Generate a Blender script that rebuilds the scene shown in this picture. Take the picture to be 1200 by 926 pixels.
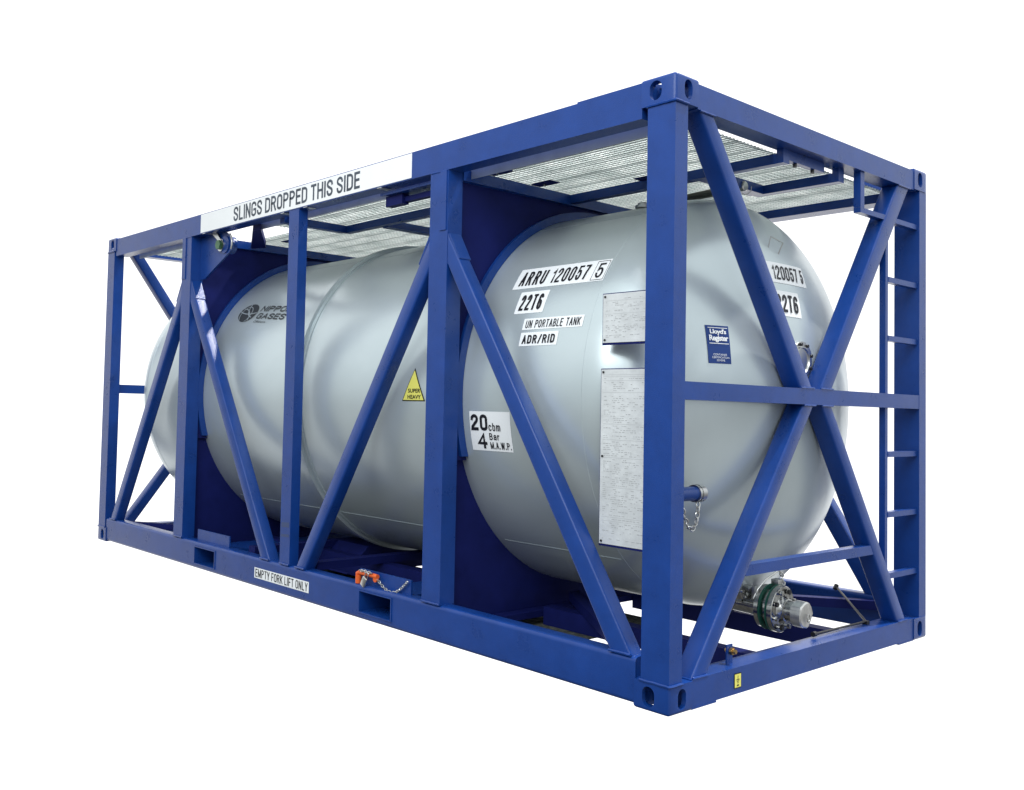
import bpy, bmesh, math, random
from mathutils import Vector, Matrix
random.seed(7)
PI = math.pi
for o in list(bpy.data.objects):
    bpy.data.objects.remove(o)
scn = bpy.context.scene
COL = scn.collection

# ------------------------------------------------------------------ camera
cam = bpy.data.cameras.new('camera')
camo = bpy.data.objects.new('camera', cam)
COL.objects.link(camo)
az, el, ro = 2.4629, 0.0417, 0.0243
fw = Vector((math.cos(el)*math.cos(az), math.cos(el)*math.sin(az), math.sin(el)))
rt = fw.cross(Vector((0, 0, 1))).normalized()
up = rt.cross(fw)
r2 = rt*math.cos(ro) + up*math.sin(ro)
u2 = -rt*math.sin(ro) + up*math.cos(ro)
M = Matrix((r2, u2, -fw)).transposed().to_4x4()
M.translation = Vector((2.2502, -3.2973, 1.2014))
camo.matrix_world = M
cam.sensor_fit = 'HORIZONTAL'
cam.sensor_width = 36.0
cam.lens = 36.0*1119.8/1200
cam.shift_x = (600-450.7)/1200
cam.shift_y = (429.4-463)/1200
cam.clip_start = 0.05
cam.clip_end = 200
scn.camera = camo

# ------------------------------------------------------------------ world: white photo backdrop, darker floor and dimmer room behind the camera
w = bpy.data.worlds.new('World')
scn.world = w
w.use_nodes = True
nt = w.node_tree
nt.nodes.clear()
N = nt.nodes.new
def L(a, b): nt.links.new(a, b)
tc = N('ShaderNodeTexCoord')
sep = N('ShaderNodeSeparateXYZ')
L(tc.outputs['Generated'], sep.inputs[0])
def ramp(src, stops):
    r = N('ShaderNodeValToRGB')
    mr = N('ShaderNodeMapRange')
    mr.inputs['From Min'].default_value = -1
    mr.inputs['From Max'].default_value = 1
    L(src, mr.inputs['Value'])
    L(mr.outputs[0], r.inputs['Fac'])
    cr = r.color_ramp
    while len(cr.elements) > 1: cr.elements.remove(cr.elements[0])
    for i, (p, c) in enumerate(stops):
        e = cr.elements[0] if i == 0 else cr.elements.new((p+1)/2)
        e.position = (p+1)/2
        e.color = (c[0], c[1], c[2], 1)
    return r
dot = N('ShaderNodeVectorMath'); dot.operation = 'DOT_PRODUCT'
L(tc.outputs['Generated'], dot.inputs[0])
dot.inputs[1].default_value = (-0.78, 0.626, 0)
# front half (what the photo shows): white
rf = ramp(sep.outputs['Z'], [(-1, (.05, .055, .06)), (-.60, (.07, .075, .08)), (-.47, (1, 1, 1)), (.55, (1, 1, 1)), (.75, (1, 1, 1))])
# half behind the camera
rb = ramp(sep.outputs['Z'], [(-1, (.06, .058, .055)), (-.45, (.10, .10, .095)), (-.06, (.15, .155, .15)), (.06, (.40, .44, .46)), (.30, (.66, .71, .73)), (1, (.80, .86, .88))])
# beyond the ladder end the ground lies in the open and is brighter
rc = ramp(sep.outputs['Z'], [(-1, (.16, .16, .155)), (-.45, (.34, .345, .34)), (-.06, (.42, .43, .43)), (.06, (.50, .53, .54)), (.30, (.68, .72, .74)), (1, (.80, .86, .88))])
rx = ramp(sep.outputs['X'], [(.30, (0, 0, 0)), (.92, (1, 1, 1))])
mixx = N('ShaderNodeMix'); mixx.data_type = 'RGBA'
L(rx.outputs[0], mixx.inputs['Factor']); L(rb.outputs[0], mixx.inputs[6]); L(rc.outputs[0], mixx.inputs[7])
rm = ramp(dot.outputs['Value'], [(.22, (0, 0, 0)), (.60, (1, 1, 1))])
mix = N('ShaderNodeMix'); mix.data_type = 'RGBA'
L(rm.outputs[0], mix.inputs['Factor'])
L(mixx.outputs[2], mix.inputs[6])
L(rf.outputs[0], mix.inputs[7])
bg = N('ShaderNodeBackground')
bg.inputs['Strength'].default_value = 1.0
L(mix.outputs[2], bg.inputs['Color'])
wo = N('ShaderNodeOutputWorld')
L(bg.outputs[0], wo.inputs['Surface'])

# ------------------------------------------------------------------ sun: high, behind the far side, towards the front end
sun = bpy.data.lights.new('sun', 'SUN')
sun.energy = 2.7
sun.angle = math.radians(1.5)
sun.color = (1, .97, .93)
suno = bpy.data.objects.new('sun', sun)
COL.objects.link(suno)
suno.rotation_euler = Vector((-.20, -.52, -1.0)).to_track_quat('-Z', 'Y').to_euler()

# one large soft lamp added high above the near side for top-to-bottom falloff
key = bpy.data.lights.new('soft_key', 'AREA')
key.shape = 'RECTANGLE'
key.size = 5.5; key.size_y = 3.0
key.energy = 185
key.color = (.95, .99, 1.0)
keyo = bpy.data.objects.new('soft_key', key)
COL.objects.link(keyo)
keyo.location = (.9, -4.4, 4.9)
keyo.rotation_euler = (Vector((-2.2, .3, 2.0))-Vector(keyo.location)).to_track_quat('-Z', 'Y').to_euler()

scn.view_settings.view_transform = 'Standard'
scn.view_settings.look = 'None'
scn.view_settings.exposure = 0.55
scn.view_settings.gamma = 1.0
scn.render.engine = 'CYCLES'
scn.render.resolution_x = 1024
scn.render.resolution_y = 790

# ------------------------------------------------------------------ materials
def mat(name, col, rough=.5, metal=0., spec=.5, noise=0., nscale=8., bump=0., bscale=200., fine=0., coat=0., rvar=.08):
    m = bpy.data.materials.new(name)
    m.use_nodes = True
    t = m.node_tree
    b = t.nodes['Principled BSDF']
    b.inputs['Base Color'].default_value = (*col, 1)
    b.inputs['Roughness'].default_value = rough
    b.inputs['Metallic'].default_value = metal
    b.inputs['Specular IOR Level'].default_value = spec
    b.inputs['Coat Weight'].default_value = coat
    co = t.nodes.new('ShaderNodeTexCoord')
    if noise:
        n = t.nodes.new('ShaderNodeTexNoise')
        n.inputs['Scale'].default_value = nscale
        n.inputs['Detail'].default_value = 8
        n.inputs['Roughness'].default_value = .65
        t.links.new(co.outputs['Object'], n.inputs['Vector'])
        r = t.nodes.new('ShaderNodeValToRGB')
        r.color_ramp.elements[0].position = .3
        r.color_ramp.elements[1].position = .7
        r.color_ramp.elements[0].color = (*[c*(1-noise) for c in col], 1)
        r.color_ramp.elements[1].color = (*[min(1, c*(1+noise)) for c in col], 1)
        t.links.new(n.outputs['Fac'], r.inputs['Fac'])
        t.links.new(r.outputs[0], b.inputs['Base Color'])
        mr = t.nodes.new('ShaderNodeMapRange')
        mr.inputs['To Min'].default_value = max(.05, rough-rvar)
        mr.inputs['To Max'].default_value = rough+rvar
        t.links.new(n.outputs['Fac'], mr.inputs['Value'])
        t.links.new(mr.outputs[0], b.inputs['Roughness'])
    if bump:
        n2 = t.nodes.new('ShaderNodeTexNoise')
        n2.inputs['Scale'].default_value = bscale
        n2.inputs['Detail'].default_value = 3
        t.links.new(co.outputs['Object'], n2.inputs['Vector'])
        bp = t.nodes.new('ShaderNodeBump')
        bp.inputs['Strength'].default_value = bump
        bp.inputs['Distance'].default_value = .01
        t.links.new(n2.outputs['Fac'], bp.inputs['Height'])
        t.links.new(bp.outputs[0], b.inputs['Normal'])
    return m

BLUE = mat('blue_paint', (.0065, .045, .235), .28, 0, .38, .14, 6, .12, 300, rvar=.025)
BLUE_SHADE = mat('blue_paint_shaded', (.009, .014, .105), .55, 0, .10, .2, 5, .1, 200)  # same blue paint, with the shade inside the frame put into its colour
STEEL = mat('stainless_steel', (.46, .46, .45), .20, 1, .5, .45, 22, .08, 90)
CAPM = mat('cap_metal', (.60, .60, .59), .34, .9, .5, .22, 24, .05, 80)
CHAIN = mat('chain_steel', (.58, .58, .57), .28, 1)
# sparse scuffs and rubbed spots in the paint
t = BLUE.node_tree
pb = t.nodes['Principled BSDF']
src = pb.inputs['Base Color'].links[0].from_socket
co = t.nodes.new('ShaderNodeTexCoord')
sc = t.nodes.new('ShaderNodeTexNoise'); sc.inputs['Scale'].default_value = 38; sc.inputs['Detail'].default_value = 10; sc.inputs['Roughness'].default_value = .8
big = t.nodes.new('ShaderNodeTexNoise'); big.inputs['Scale'].default_value = 2.3; big.inputs['Detail'].default_value = 3
t.links.new(co.outputs['Object'], sc.inputs['Vector']); t.links.new(co.outputs['Object'], big.inputs['Vector'])
ad = t.nodes.new('ShaderNodeMath'); ad.operation = 'ADD'
t.links.new(sc.outputs['Fac'], ad.inputs[0]); t.links.new(big.outputs['Fac'], ad.inputs[1])
ra = t.nodes.new('ShaderNodeMapRange'); ra.inputs['From Min'].default_value = 1.27; ra.inputs['From Max'].default_value = 1.36; ra.inputs['To Max'].default_value = .55
t.links.new(ad.outputs[0], ra.inputs['Value'])
mx = t.nodes.new('ShaderNodeMix'); mx.data_type = 'RGBA'; mx.inputs[7].default_value = (.06, .13, .34, 1)
t.links.new(ra.outputs[0], mx.inputs[0]); t.links.new(src, mx.inputs[6]); t.links.new(mx.outputs[2], pb.inputs['Base Color'])
WHITE = mat('white_paint', (.90, .91, .92), .45, 0, .4, .03, 4)
LABEL = mat('white_label', (.86, .88, .9), .4, 0, .3)
BLACK = mat('black_letters', (.012, .012, .016), .5, 0, .3)
GREYTXT = mat('grey_letters', (.06, .075, .10), .5, 0, .3, .5, 6)
NAVY = mat('navy_label', (.012, .045, .2), .45, 0, .3)
YELLOW = mat('yellow_label', (.78, .74, .16), .5, 0, .3)
GREEN = mat('green_gasket', (.01, .10, .07), .5, 0, .4, .2, 30)
OLIVE = mat('green_bolt', (.07, .16, .08), .35, .6, .5, .2, 30)
ORANGE = mat('orange_paint', (.75, .12, .02), .45, 0, .4, .15, 30)
RUBBER = mat('black_rubber', (.01, .01, .012), .45, 0, .5)
BRASS = mat('brass', (.45, .30, .12), .35, 1)
GREYPLATE = mat('data_plate_metal', (.66, .68, .69), .5, .2, .4, .12, 14, .1, 60)
ENGRAVE = mat('engraved_lines', (.43, .44, .45), .6)
GROUND_SHADE = mat('ground_shade', (.10, .105, .09), .8, 0, .2, .7, 40, .5, 120)  # speckled ground, with the shade under the tank put into its dark colour
LOGO = mat('logo_grey', (.045, .05, .055), .5, 0, .3)

# tank cladding: satin metal with gentle dents
TANK = mat('tank_cladding', (.50, .54, .56), .36, .48, .5)
t = TANK.node_tree
b = t.nodes['Principled BSDF']
co = t.nodes.new('ShaderNodeTexCoord')
mp = t.nodes.new('ShaderNodeMapping')
mp.inputs['Scale'].default_value = (1.0, 1.6, 1.6)
t.links.new(co.outputs['Object'], mp.inputs[0])
n1 = t.nodes.new('ShaderNodeTexNoise'); n1.inputs['Scale'].default_value = 1.5; n1.inputs['Detail'].default_value = 1.5; n1.inputs['Distortion'].default_value = .6
n2 = t.nodes.new('ShaderNodeTexNoise'); n2.inputs['Scale'].default_value = 160; n2.inputs['Detail'].default_value = 3
t.links.new(mp.outputs[0], n1.inputs['Vector']); t.links.new(co.outputs['Object'], n2.inputs['Vector'])
b1 = t.nodes.new('ShaderNodeBump'); b1.inputs['Distance'].default_value = .03; b1.inputs['Strength'].default_value = .17
b2 = t.nodes.new('ShaderNodeBump'); b2.inputs['Distance'].default_value = .001; b2.inputs['Strength'].default_value = .08
t.links.new(n1.outputs['Fac'], b1.inputs['Height'])
t.links.new(n2.outputs['Fac'], b2.inputs['Height'])
t.links.new(b1.outputs[0], b2.inputs['Normal'])
t.links.new(b2.outputs[0], b.inputs['Normal'])
n3 = t.nodes.new('ShaderNodeTexNoise'); n3.inputs['Scale'].default_value = 3.5; n3.inputs['Detail'].default_value = 5; n3.inputs['Roughness'].default_value = .5
t.links.new(mp.outputs[0], n3.inputs['Vector'])
r3 = t.nodes.new('ShaderNodeValToRGB')
r3.color_ramp.elements[0].position = .3; r3.color_ramp.elements[0].color = (.55, .62, .64, 1)
r3.color_ramp.elements[1].position = .7; r3.color_ramp.elements[1].color = (.585, .655, .675, 1)
t.links.new(n3.outputs['Fac'], r3.inputs[0]); t.links.new(r3.outputs[0], b.inputs['Base Color'])
m3 = t.nodes.new('ShaderNodeMapRange'); m3.inputs['To Min'].default_value = .28; m3.inputs['To Max'].default_value = .33
t.links.new(n3.outputs['Fac'], m3.inputs[0]); t.links.new(m3.outputs[0], b.inputs['Roughness'])

# pale galvanised anti-slip grating, perforated so some light comes through it
GRATE = bpy.data.materials.new('galvanised_grating')
GRATE.use_nodes = True
t = GRATE.node_tree
b = t.nodes['Principled BSDF']
b.inputs['Roughness'].default_value = .55
co = t.nodes.new('ShaderNodeTexCoord')
br = t.nodes.new('ShaderNodeTexBrick')
br.inputs['Scale'].default_value = 1
br.inputs['Brick Width'].default_value = .033
br.inputs['Row Height'].default_value = .0165
br.inputs['Mortar Size'].default_value = .0022
br.inputs['Mortar Smooth'].default_value = .6
br.inputs['Color1'].default_value = (.92, .95, .94, 1)
br.inputs['Color2'].default_value = (.80, .86, .85, 1)
br.inputs['Mortar'].default_value = (.48, .54, .54, 1)
t.links.new(co.outputs['Object'], br.inputs['Vector'])
nz = t.nodes.new('ShaderNodeTexNoise'); nz.inputs['Scale'].default_value = 5; nz.inputs['Detail'].default_value = 6
t.links.new(co.outputs['Object'], nz.inputs['Vector'])
rr = t.nodes.new('ShaderNodeValToRGB')
rr.color_ramp.elements[0].position = .3; rr.color_ramp.elements[0].color = (.72, .76, .76, 1)
rr.color_ramp.elements[1].position = .6; rr.color_ramp.elements[1].color = (1, 1, 1, 1)
t.links.new(nz.outputs['Fac'], rr.inputs[0])
mm = t.nodes.new('ShaderNodeMix'); mm.data_type = 'RGBA'; mm.blend_type = 'MULTIPLY'; mm.inputs[0].default_value = 1
t.links.new(br.outputs['Color'], mm.inputs[6]); t.links.new(rr.outputs[0], mm.inputs[7])
t.links.new(mm.outputs[2], b.inputs['Base Color'])
bpn = t.nodes.new('ShaderNodeBump'); bpn.inputs['Strength'].default_value = .8; bpn.inputs['Distance'].default_value = .006; bpn.invert = True
t.links.new(br.outputs['Fac'], bpn.inputs['Height']); t.links.new(bpn.outputs[0], b.inputs['Normal'])
tr = t.nodes.new('ShaderNodeBsdfTranslucent'); t.links.new(mm.outputs[2], tr.inputs['Color'])
ms = t.nodes.new('ShaderNodeMixShader'); ms.inputs[0].default_value = .84
out = t.nodes['Material Output']
t.links.new(b.outputs[0], ms.inputs[1]); t.links.new(tr.outputs[0], ms.inputs[2]); t.links.new(ms.outputs[0], out.inputs[0])
FLANGE = mat('galvanised_flange', (.50, .56, .66), .45, .3, .5, .1, 8)

# ------------------------------------------------------------------ helpers
LEN, WID, HGT = 5.71, 2.41, 2.591
CY, CZ, TR = 1.20, 1.27, 1.055
ROOT_LOC = Vector((-LEN/2, WID/2, 0))

def empty(name, loc, label, cat, group=None):
    o = bpy.data.objects.new(name, None)
    COL.objects.link(o)
    o.location = loc
    o.empty_display_size = .3
    o['label'] = label; o['category'] = cat
    if group: o['group'] = group
    return o

def finish(name, bm, mats, parent=None, bevel=0., seg=3, smooth=True, ang=35, label=None):
    """link a bmesh (world coordinates) as one object"""
    if bevel:
        es = [e for e in bm.edges if len(e.link_faces) == 2 and e.calc_face_angle(0) > .5]
        bmesh.ops.bevel(bm, geom=es, offset=bevel, offset_type='OFFSET', segments=seg, profile=.5, affect='EDGES', clamp_overlap=True)
    bmesh.ops.recalc_face_normals(bm, faces=bm.faces)
    me = bpy.data.meshes.new(name)
    bm.to_mesh(me); bm.free()
    if not isinstance(mats, (list, tuple)): mats = [mats]
    for m in mats: me.materials.append(m)
    if smooth:
        for p in me.polygons: p.use_smooth = True
        me.set_sharp_from_angle(angle=math.radians(ang))
    o = bpy.data.objects.new(name, me)
    COL.objects.link(o)
    if parent is not None:
        o.parent = parent
        # keep mesh coordinates = world coordinates
        wl = Vector((0, 0, 0)); q = parent
        while q is not None:
            wl += q.location; q = q.parent
        o.location = -wl
    else:
        c = Vector((0, 0, 0)); n = len(me.vertices)
        xs = [v.co for v in me.vertices]
        c = Vector((sum(v.x for v in xs)/n, sum(v.y for v in xs)/n, min(v.z for v in xs)))
        for v in me.vertices: v.co -= c
        o.location = c
    if label: o['label'] = label
    return o

SPLIT = {'weld_bead', 'grating_bolts', 'band_clips', 'cladding_seam', 'flange_bolts', 'rubbed_paint', 'corner_doubler'}
_finish = finish
def finish(name, bm, mats, parent=None, bevel=0., seg=3, smooth=True, ang=35, label=None):
    if name not in SPLIT:
        return _finish(name, bm, mats, parent, bevel, seg, smooth, ang, label)
    bm.verts.index_update(); bm.verts.ensure_lookup_table()
    seen = set(); last = None
    nm = {'grating_bolts': 'grating_bolt', 'band_clips': 'band_clip', 'flange_bolts': 'flange_bolt'}.get(name, name)
    for v in bm.verts:
        if v.index in seen: continue
        isl = []; st = [v]; seen.add(v.index)
        while st:
            q = st.pop(); isl.append(q)
            for e in q.link_edges:
                o_ = e.other_vert(q)
                if o_.index not in seen: seen.add(o_.index); st.append(o_)
        b2 = bmesh.new(); mp_ = {q: b2.verts.new(q.co) for q in isl}
        for f in {f for q in isl for f in q.link_faces}:
            b2.faces.new([mp_[q] for q in f.verts]).material_index = f.material_index
        last = _finish(nm, b2, mats, parent, bevel, seg, smooth, ang, label)
    bm.free()
    return last

def bbox(bm, x0, x1, y0, y1, z0, z1, mi=0):
    vs = [bm.verts.new((x, y, z)) for x in (x0, x1) for y in (y0, y1) for z in (z0, z1)]
    fs = []
    for a in ((0, 1, 3, 2), (4, 6, 7, 5), (0, 4, 5, 1), (2, 3, 7, 6), (0, 2, 6, 4), (1, 5, 7, 3)):
        f = bm.faces.new([vs[i] for i in a]); f.material_index = mi; fs.append(f)
    return vs

def box(name, x0, x1, y0, y1, z0, z1, m=None, parent=None, bevel=.011, label=None):
    bm = bmesh.new()
    bbox(bm, min(x0, x1), max(x0, x1), min(y0, y1), max(y0, y1), min(z0, z1), max(z0, z1))
    return finish(name, bm, m or BLUE, parent, bevel, label=label)

def bprism(bm, pts, axis, a, b_, mi=0):
    def mk(p, h):
        if axis == 'y': return (p[0], h, p[1])
        if axis == 'x': return (h, p[0], p[1])
        return (p[0], p[1], h)
    A = [bm.verts.new(mk(p, a)) for p in pts]
    B = [bm.verts.new(mk(p, b_)) for p in pts]
    n = len(pts)
    fs = [bm.faces.new(A), bm.faces.new(list(reversed(B)))]
    for i in range(n):
        fs.append(bm.faces.new((A[i], B[i], B[(i+1) % n], A[(i+1) % n])))
    for f in fs: f.material_index = mi
    return A+B

def prism(name, pts, axis, a, b_, m=None, parent=None, bevel=.01, label=None):
    bm = bmesh.new()
    bprism(bm, pts, axis, a, b_)
    return finish(name, bm, m or BLUE, parent, bevel, label=label)

def bcyl(bm, p, d, r, n=32, r2_=None, mi=0, caps=True):
    """cylinder / cone from p along vector d"""
    p = Vector(p); d = Vector(d); r2_ = r if r2_ is None else r2_
    q = d.to_track_quat('Z', 'Y')
    A = []; B = []
    for i in range(n):
        a = 2*PI*i/n
        e = q @ Vector((math.cos(a), math.sin(a), 0))
        A.append(bm.verts.new(p+e*r)); B.append(bm.verts.new(p+d+e*r2_))
    for i in range(n):
        f = bm.faces.new((A[i], A[(i+1) % n], B[(i+1) % n], B[i])); f.material_index = mi
    if caps:
        f = bm.faces.new(list(reversed(A))); f.material_index = mi
        f = bm.faces.new(B); f.material_index = mi

def btube(bm, pts, r, n=8, closed=False, mi=0):
    pts = [Vector(p) for p in pts]
    rings = []
    k = len(pts)
    prevx = None
    for i, p in enumerate(pts):
        if closed: d = pts[(i+1) % k]-pts[i-1]
        else: d = pts[min(i+1, k-1)]-pts[max(i-1, 0)]
        d.normalize()
        if prevx is None:
            x = d.orthogonal().normalized()
        else:
            x = (prevx-d*prevx.dot(d)).normalized()
        prevx = x
        y = d.cross(x)
        rings.append([bm.verts.new(p+x*math.cos(2*PI*j/n)*r+y*math.sin(2*PI*j/n)*r) for j in range(n)])
    m = k if closed else k-1
    for i in range(m):
        A, B = rings[i], rings[(i+1) % k]
        for j in range(n):
            f = bm.faces.new((A[j], A[(j+1) % n], B[(j+1) % n], B[j])); f.material_index = mi
    if not closed:
        bm.faces.new(list(reversed(rings[0]))).material_index = mi
        bm.faces.new(rings[-1]).material_index = mi

def bchain(bm, path, size=.022, r=.0028, mi=0):
    """links along a polyline"""
    path = [Vector(p) for p in path]
    seg = [(path[i+1]-path[i]).length for i in range(len(path)-1)]
    tot = sum(seg); step = size*.74
    n = max(2, int(tot/step))
    for i in range(n):
        s = (i+.5)/n*tot; k = 0
        while k < len(seg)-1 and s > seg[k]: s -= seg[k]; k += 1
        d = (path[k+1]-path[k]).normalized()
        c = path[k]+d*s
        x = d.orthogonal().normalized(); y = d.cross(x)
        side = (x*.92+y*.38) if i % 2 else (y*.92-x*.38)
        pts = []
        for a in range(12):
            t_ = 2*PI*a/12
            ca, sa = math.cos(t_), math.sin(t_)
            pts.append(c+d*(ca*size*.5)+side.normalized()*(sa*size*.30))
        btube(bm, pts, r, 6, True, mi)

def brev(bm, prof, p, axis='x', n=48, mi=0):
    """revolve profile [(h, r)] about an axis through p"""
    p = Vector(p)
    rings = []
    for h, r in prof:
        ring = []
        for i in range(n):
            a = 2*PI*i/n
            c, s = math.cos(a)*r, math.sin(a)*r
            if axis == 'x': v = Vector((h, c, s))
            elif axis == 'y': v = Vector((c, h, s))
            else: v = Vector((c, s, h))
            ring.append(bm.verts.new(p+v))
        rings.append(ring)
    for A, B in zip(rings, rings[1:]):
        for i in range(n):
            bm.faces.new((A[i], A[(i+1) % n], B[(i+1) % n], B[i])).material_index = mi
    if prof[0][1] > 1e-5: bm.faces.new(rings[0]).material_index = mi
    if prof[-1][1] > 1e-5: bm.faces.new(list(reversed(rings[-1]))).material_index = mi

def bweld(bm, pts, r=.004):
    P = []
    pts = [Vector(p) for p in pts]
    for a, b_ in zip(pts, pts[1:]):
        k = max(2, int((b_-a).length/.012))
        for i in range(k): P.append(a.lerp(b_, i/k)+Vector([random.uniform(-.0008, .0008) for _ in range(3)]))
    P.append(pts[-1])
    btube(bm, P, r, 6)

# text ---------------------------------------------------------------
_dg = None
def text_polys(s, offset=0., shear=0., spacing=1.):
    c = bpy.data.curves.new('t', 'FONT')
    c.body = s; c.size = 1; c.offset = offset; c.shear = shear; c.space_character = spacing
    c.resolution_u = 4
    o = bpy.data.objects.new('t', c); COL.objects.link(o)
    dg = bpy.context.evaluated_depsgraph_get(); dg.update()
    me = bpy.data.meshes.new_from_object(o.evaluated_get(dg))
    vs = [(v.co.x, v.co.y) for v in me.vertices]
    fs = [tuple(p.vertices) for p in me.polygons]
    bpy.data.objects.remove(o); bpy.data.curves.remove(c); bpy.data.meshes.remove(me)
    x0 = min(v[0] for v in vs); x1 = max(v[0] for v in vs)
    y0 = min(v[1] for v in vs); y1 = max(v[1] for v in vs)
    return [((x-x0)/(x1-x0), (y-y0)/(y1-y0)) for x, y in vs], fs

def put_text(bm, s, u0, u1, v0, v1, fmap, h, mi, offset=.015, shear=0., spacing=1.):
    vs, fs = text_polys(s, offset, shear, spacing)
    bv = [bm.verts.new(fmap(u0+(u1-u0)*x, v0+(v1-v0)*y, h)) for x, y in vs]
    for f in fs:
        try: bm.faces.new([bv[i] for i in f]).material_index = mi
        except ValueError: pass

def put_sheet(bm, u0, u1, v0, v1, fmap, h, mi, nu=20, nv=8):
    g = [[bm.verts.new(fmap(u0+(u1-u0)*i/nu, v0+(v1-v0)*j/nv, h)) for j in range(nv+1)] for i in range(nu+1)]
    for i in range(nu):
        for j in range(nv):
            bm.faces.new((g[i][j], g[i+1][j], g[i+1][j+1], g[i][j+1])).material_index = mi

def put_poly(bm, pts, fmap, h, mi):
    bm.faces.new([bm.verts.new(fmap(u, v, h)) for u, v in pts]).material_index = mi

def put_line(bm, a, b_, wd, fmap, h, mi):
    a = Vector(a); b_ = Vector(b_); d = (b_-a); n = Vector((-d.y, d.x)).normalized()*wd/2
    put_poly(bm, [a-n, b_-n, b_+n, a+n], fmap, h, mi)


# condensed grotesque lettering drawn as constant-width strokes
def _arc(cx, cy, rx, ry, a0, a1, n=10):
    return [(cx+rx*math.cos(math.radians(a0+(a1-a0)*i/n)), cy+ry*math.sin(math.radians(a0+(a1-a0)*i/n))) for i in range(n+1)]
_T = _arc(.5, .8, .5, .2, 0, 180); _Bt = _arc(.5, .2, .5, .2, 180, 360)
GL = {
 'A': (1.0, [[(0, 0), (.5, 1)], [(.5, 1), (1, 0)], [(.19, .33), (.81, .33)]]),
 'B': (1.0, [[(.5, .53), (0, .53), (0, 1), (.45, 1)]+_arc(.45, .77, .47, .235, 90, -90)[1:]+[(.55, .53)]+_arc(.5, .265, .5, .265, 90, -90)[1:]+[(0, 0), (0, .53)]]),
 'D': (1.0, [[(0, .5), (0, 1), (.4, 1)]+_arc(.4, .78, .6, .22, 90, 0)[1:]+_arc(.4, .22, .6, .22, 0, -90)+[(0, 0), (0, .5)]]),
 'E': (.85, [[(1, 1), (0, 1), (0, 0), (1, 0)], [(0, .52), (.88, .52)]]),
 'F': (.82, [[(1, 1), (0, 1), (0, 0)], [(0, .5), (.86, .5)]]),
 'G': (1.0, [_T+_Bt+[(1, .46), (.55, .46)]]),
 'H': (1.0, [[(0, 0), (0, 1)], [(1, 0), (1, 1)], [(0, .52), (1, .52)]]),
 'I': (0., [[(0, 0), (0, 1)]]),
 'K': (1.0, [[(0, 0), (0, 1)], [(1, 1), (0, .38)], [(.32, .58), (1, 0)]]),
 'L': (.8, [[(0, 1), (0, 0), (1, 0)]]),
 'M': (1.35, [[(0, 0), (0, 1)], [(0, 1), (.5, .05)], [(.5, .05), (1, 1)], [(1, 1), (1, 0)]]),
 'N': (1.0, [[(0, 0), (0, 1)], [(0, 1), (1, 0)], [(1, 0), (1, 1)]]),
 'O': (1.0, [_T+_Bt+[(1, .8)]]),
 'P': (1.0, [[(0, 0), (0, 1), (.45, 1)]+_arc(.45, .75, .55, .25, 90, -90)[1:]+[(0, .5)]]),
 'R': (1.0, [[(0, 0), (0, 1), (.45, 1)]+_arc(.45, .76, .52, .24, 90, -90)[1:]+[(0, .52)], [(.55, .52), (1, 0)]]),
 'S': (1.0, [_arc(.5, .77, .5, .23, 0, 180)+_arc(.5, .77, .5, .22, 180, 225, 4)[1:]+_arc(.5, .24, .5, .24, 45, 0, 4)+_arc(.5, .24, .5, .24, 0, -180)[1:]]),
 'T': (.9, [[(0, 1), (1, 1)], [(.5, 1), (.5, 0)]]),
 'U': (1.0, [[(0, 1)]+_arc(.5, .22, .5, .22, 180, 360)+[(1, 1)]]),
 'W': (1.5, [[(0, 1), (.25, 0)], [(.25, 0), (.5, 1)], [(.5, 1), (.75, 0)], [(.75, 0), (1, 1)]]),
 'Y': (1.0, [[(0, 1), (.5, .42)], [(1, 1), (.5, .42)], [(.5, .42), (.5, 0)]]),
 '/': (.7, [[(0, -.03), (1, 1.03)]]),
 '.': (0., [[(0, -.02), (0, .05)]]),
 '1': (.45, [[(0, .76), (.6, .86), (1, 1), (1, 0)]]),
 '2': (1.0, [list(reversed(_arc(.5, .77, .5, .23, 0, 180)))+[(.93, .62), (.06, .16), (0, 0), (1, 0)]]),
 '0': (1.0, [_T+_Bt+[(1, .8)]]),
 '4': (1.05, [[(.76, 0), (.76, 1), (0, .30), (1, .30)]]),
 '5': (1.0, [[(.95, 1), (.12, 1), (.04, .50)]+_arc(.5, .33, .5, .33, 130, -170, 16)]),
 '6': (1.0, [_arc(.5, .79, .5, .21, 15, 180)+_Bt+_arc(.5, .34, .5, .22, 0, 170)[1:]]),
 '7': (.95, [[(0, 1), (1, 1), (.62, .5), (.42, 0)]]),
 'c': (.9, [[(x, y*.72) for x, y in _T+_Bt]]),
 'b': (.9, [[(0, 1), (0, .2)]+[(x, y*.72) for x, y in _arc(.5, .26, .5, .26, 180, 360)+_arc(.5, .74, .5, .26, 0, 180)]]),
 'm': (1.45, [[(0, 0), (0, .72)], [(0, .5)]+_arc(.25, .5, .25, .22, 180, 0)+[(.5, 0)], [(.5, .5)]+_arc(.75, .5, .25, .22, 180, 0)+[(1, 0)]]),
 'a': (.85, [_arc(.5, .56, .5, .16, 180, 0)+[(1, 0)], [(1, .42), (.4, .38)]+_arc(.45, .19, .45, .19, 110, 270)+[(1, .1)]]),
 'r': (.5, [[(0, 0), (0, .72)], [(0, .45), (.4, .68), (1, .70)]]),
}
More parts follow.
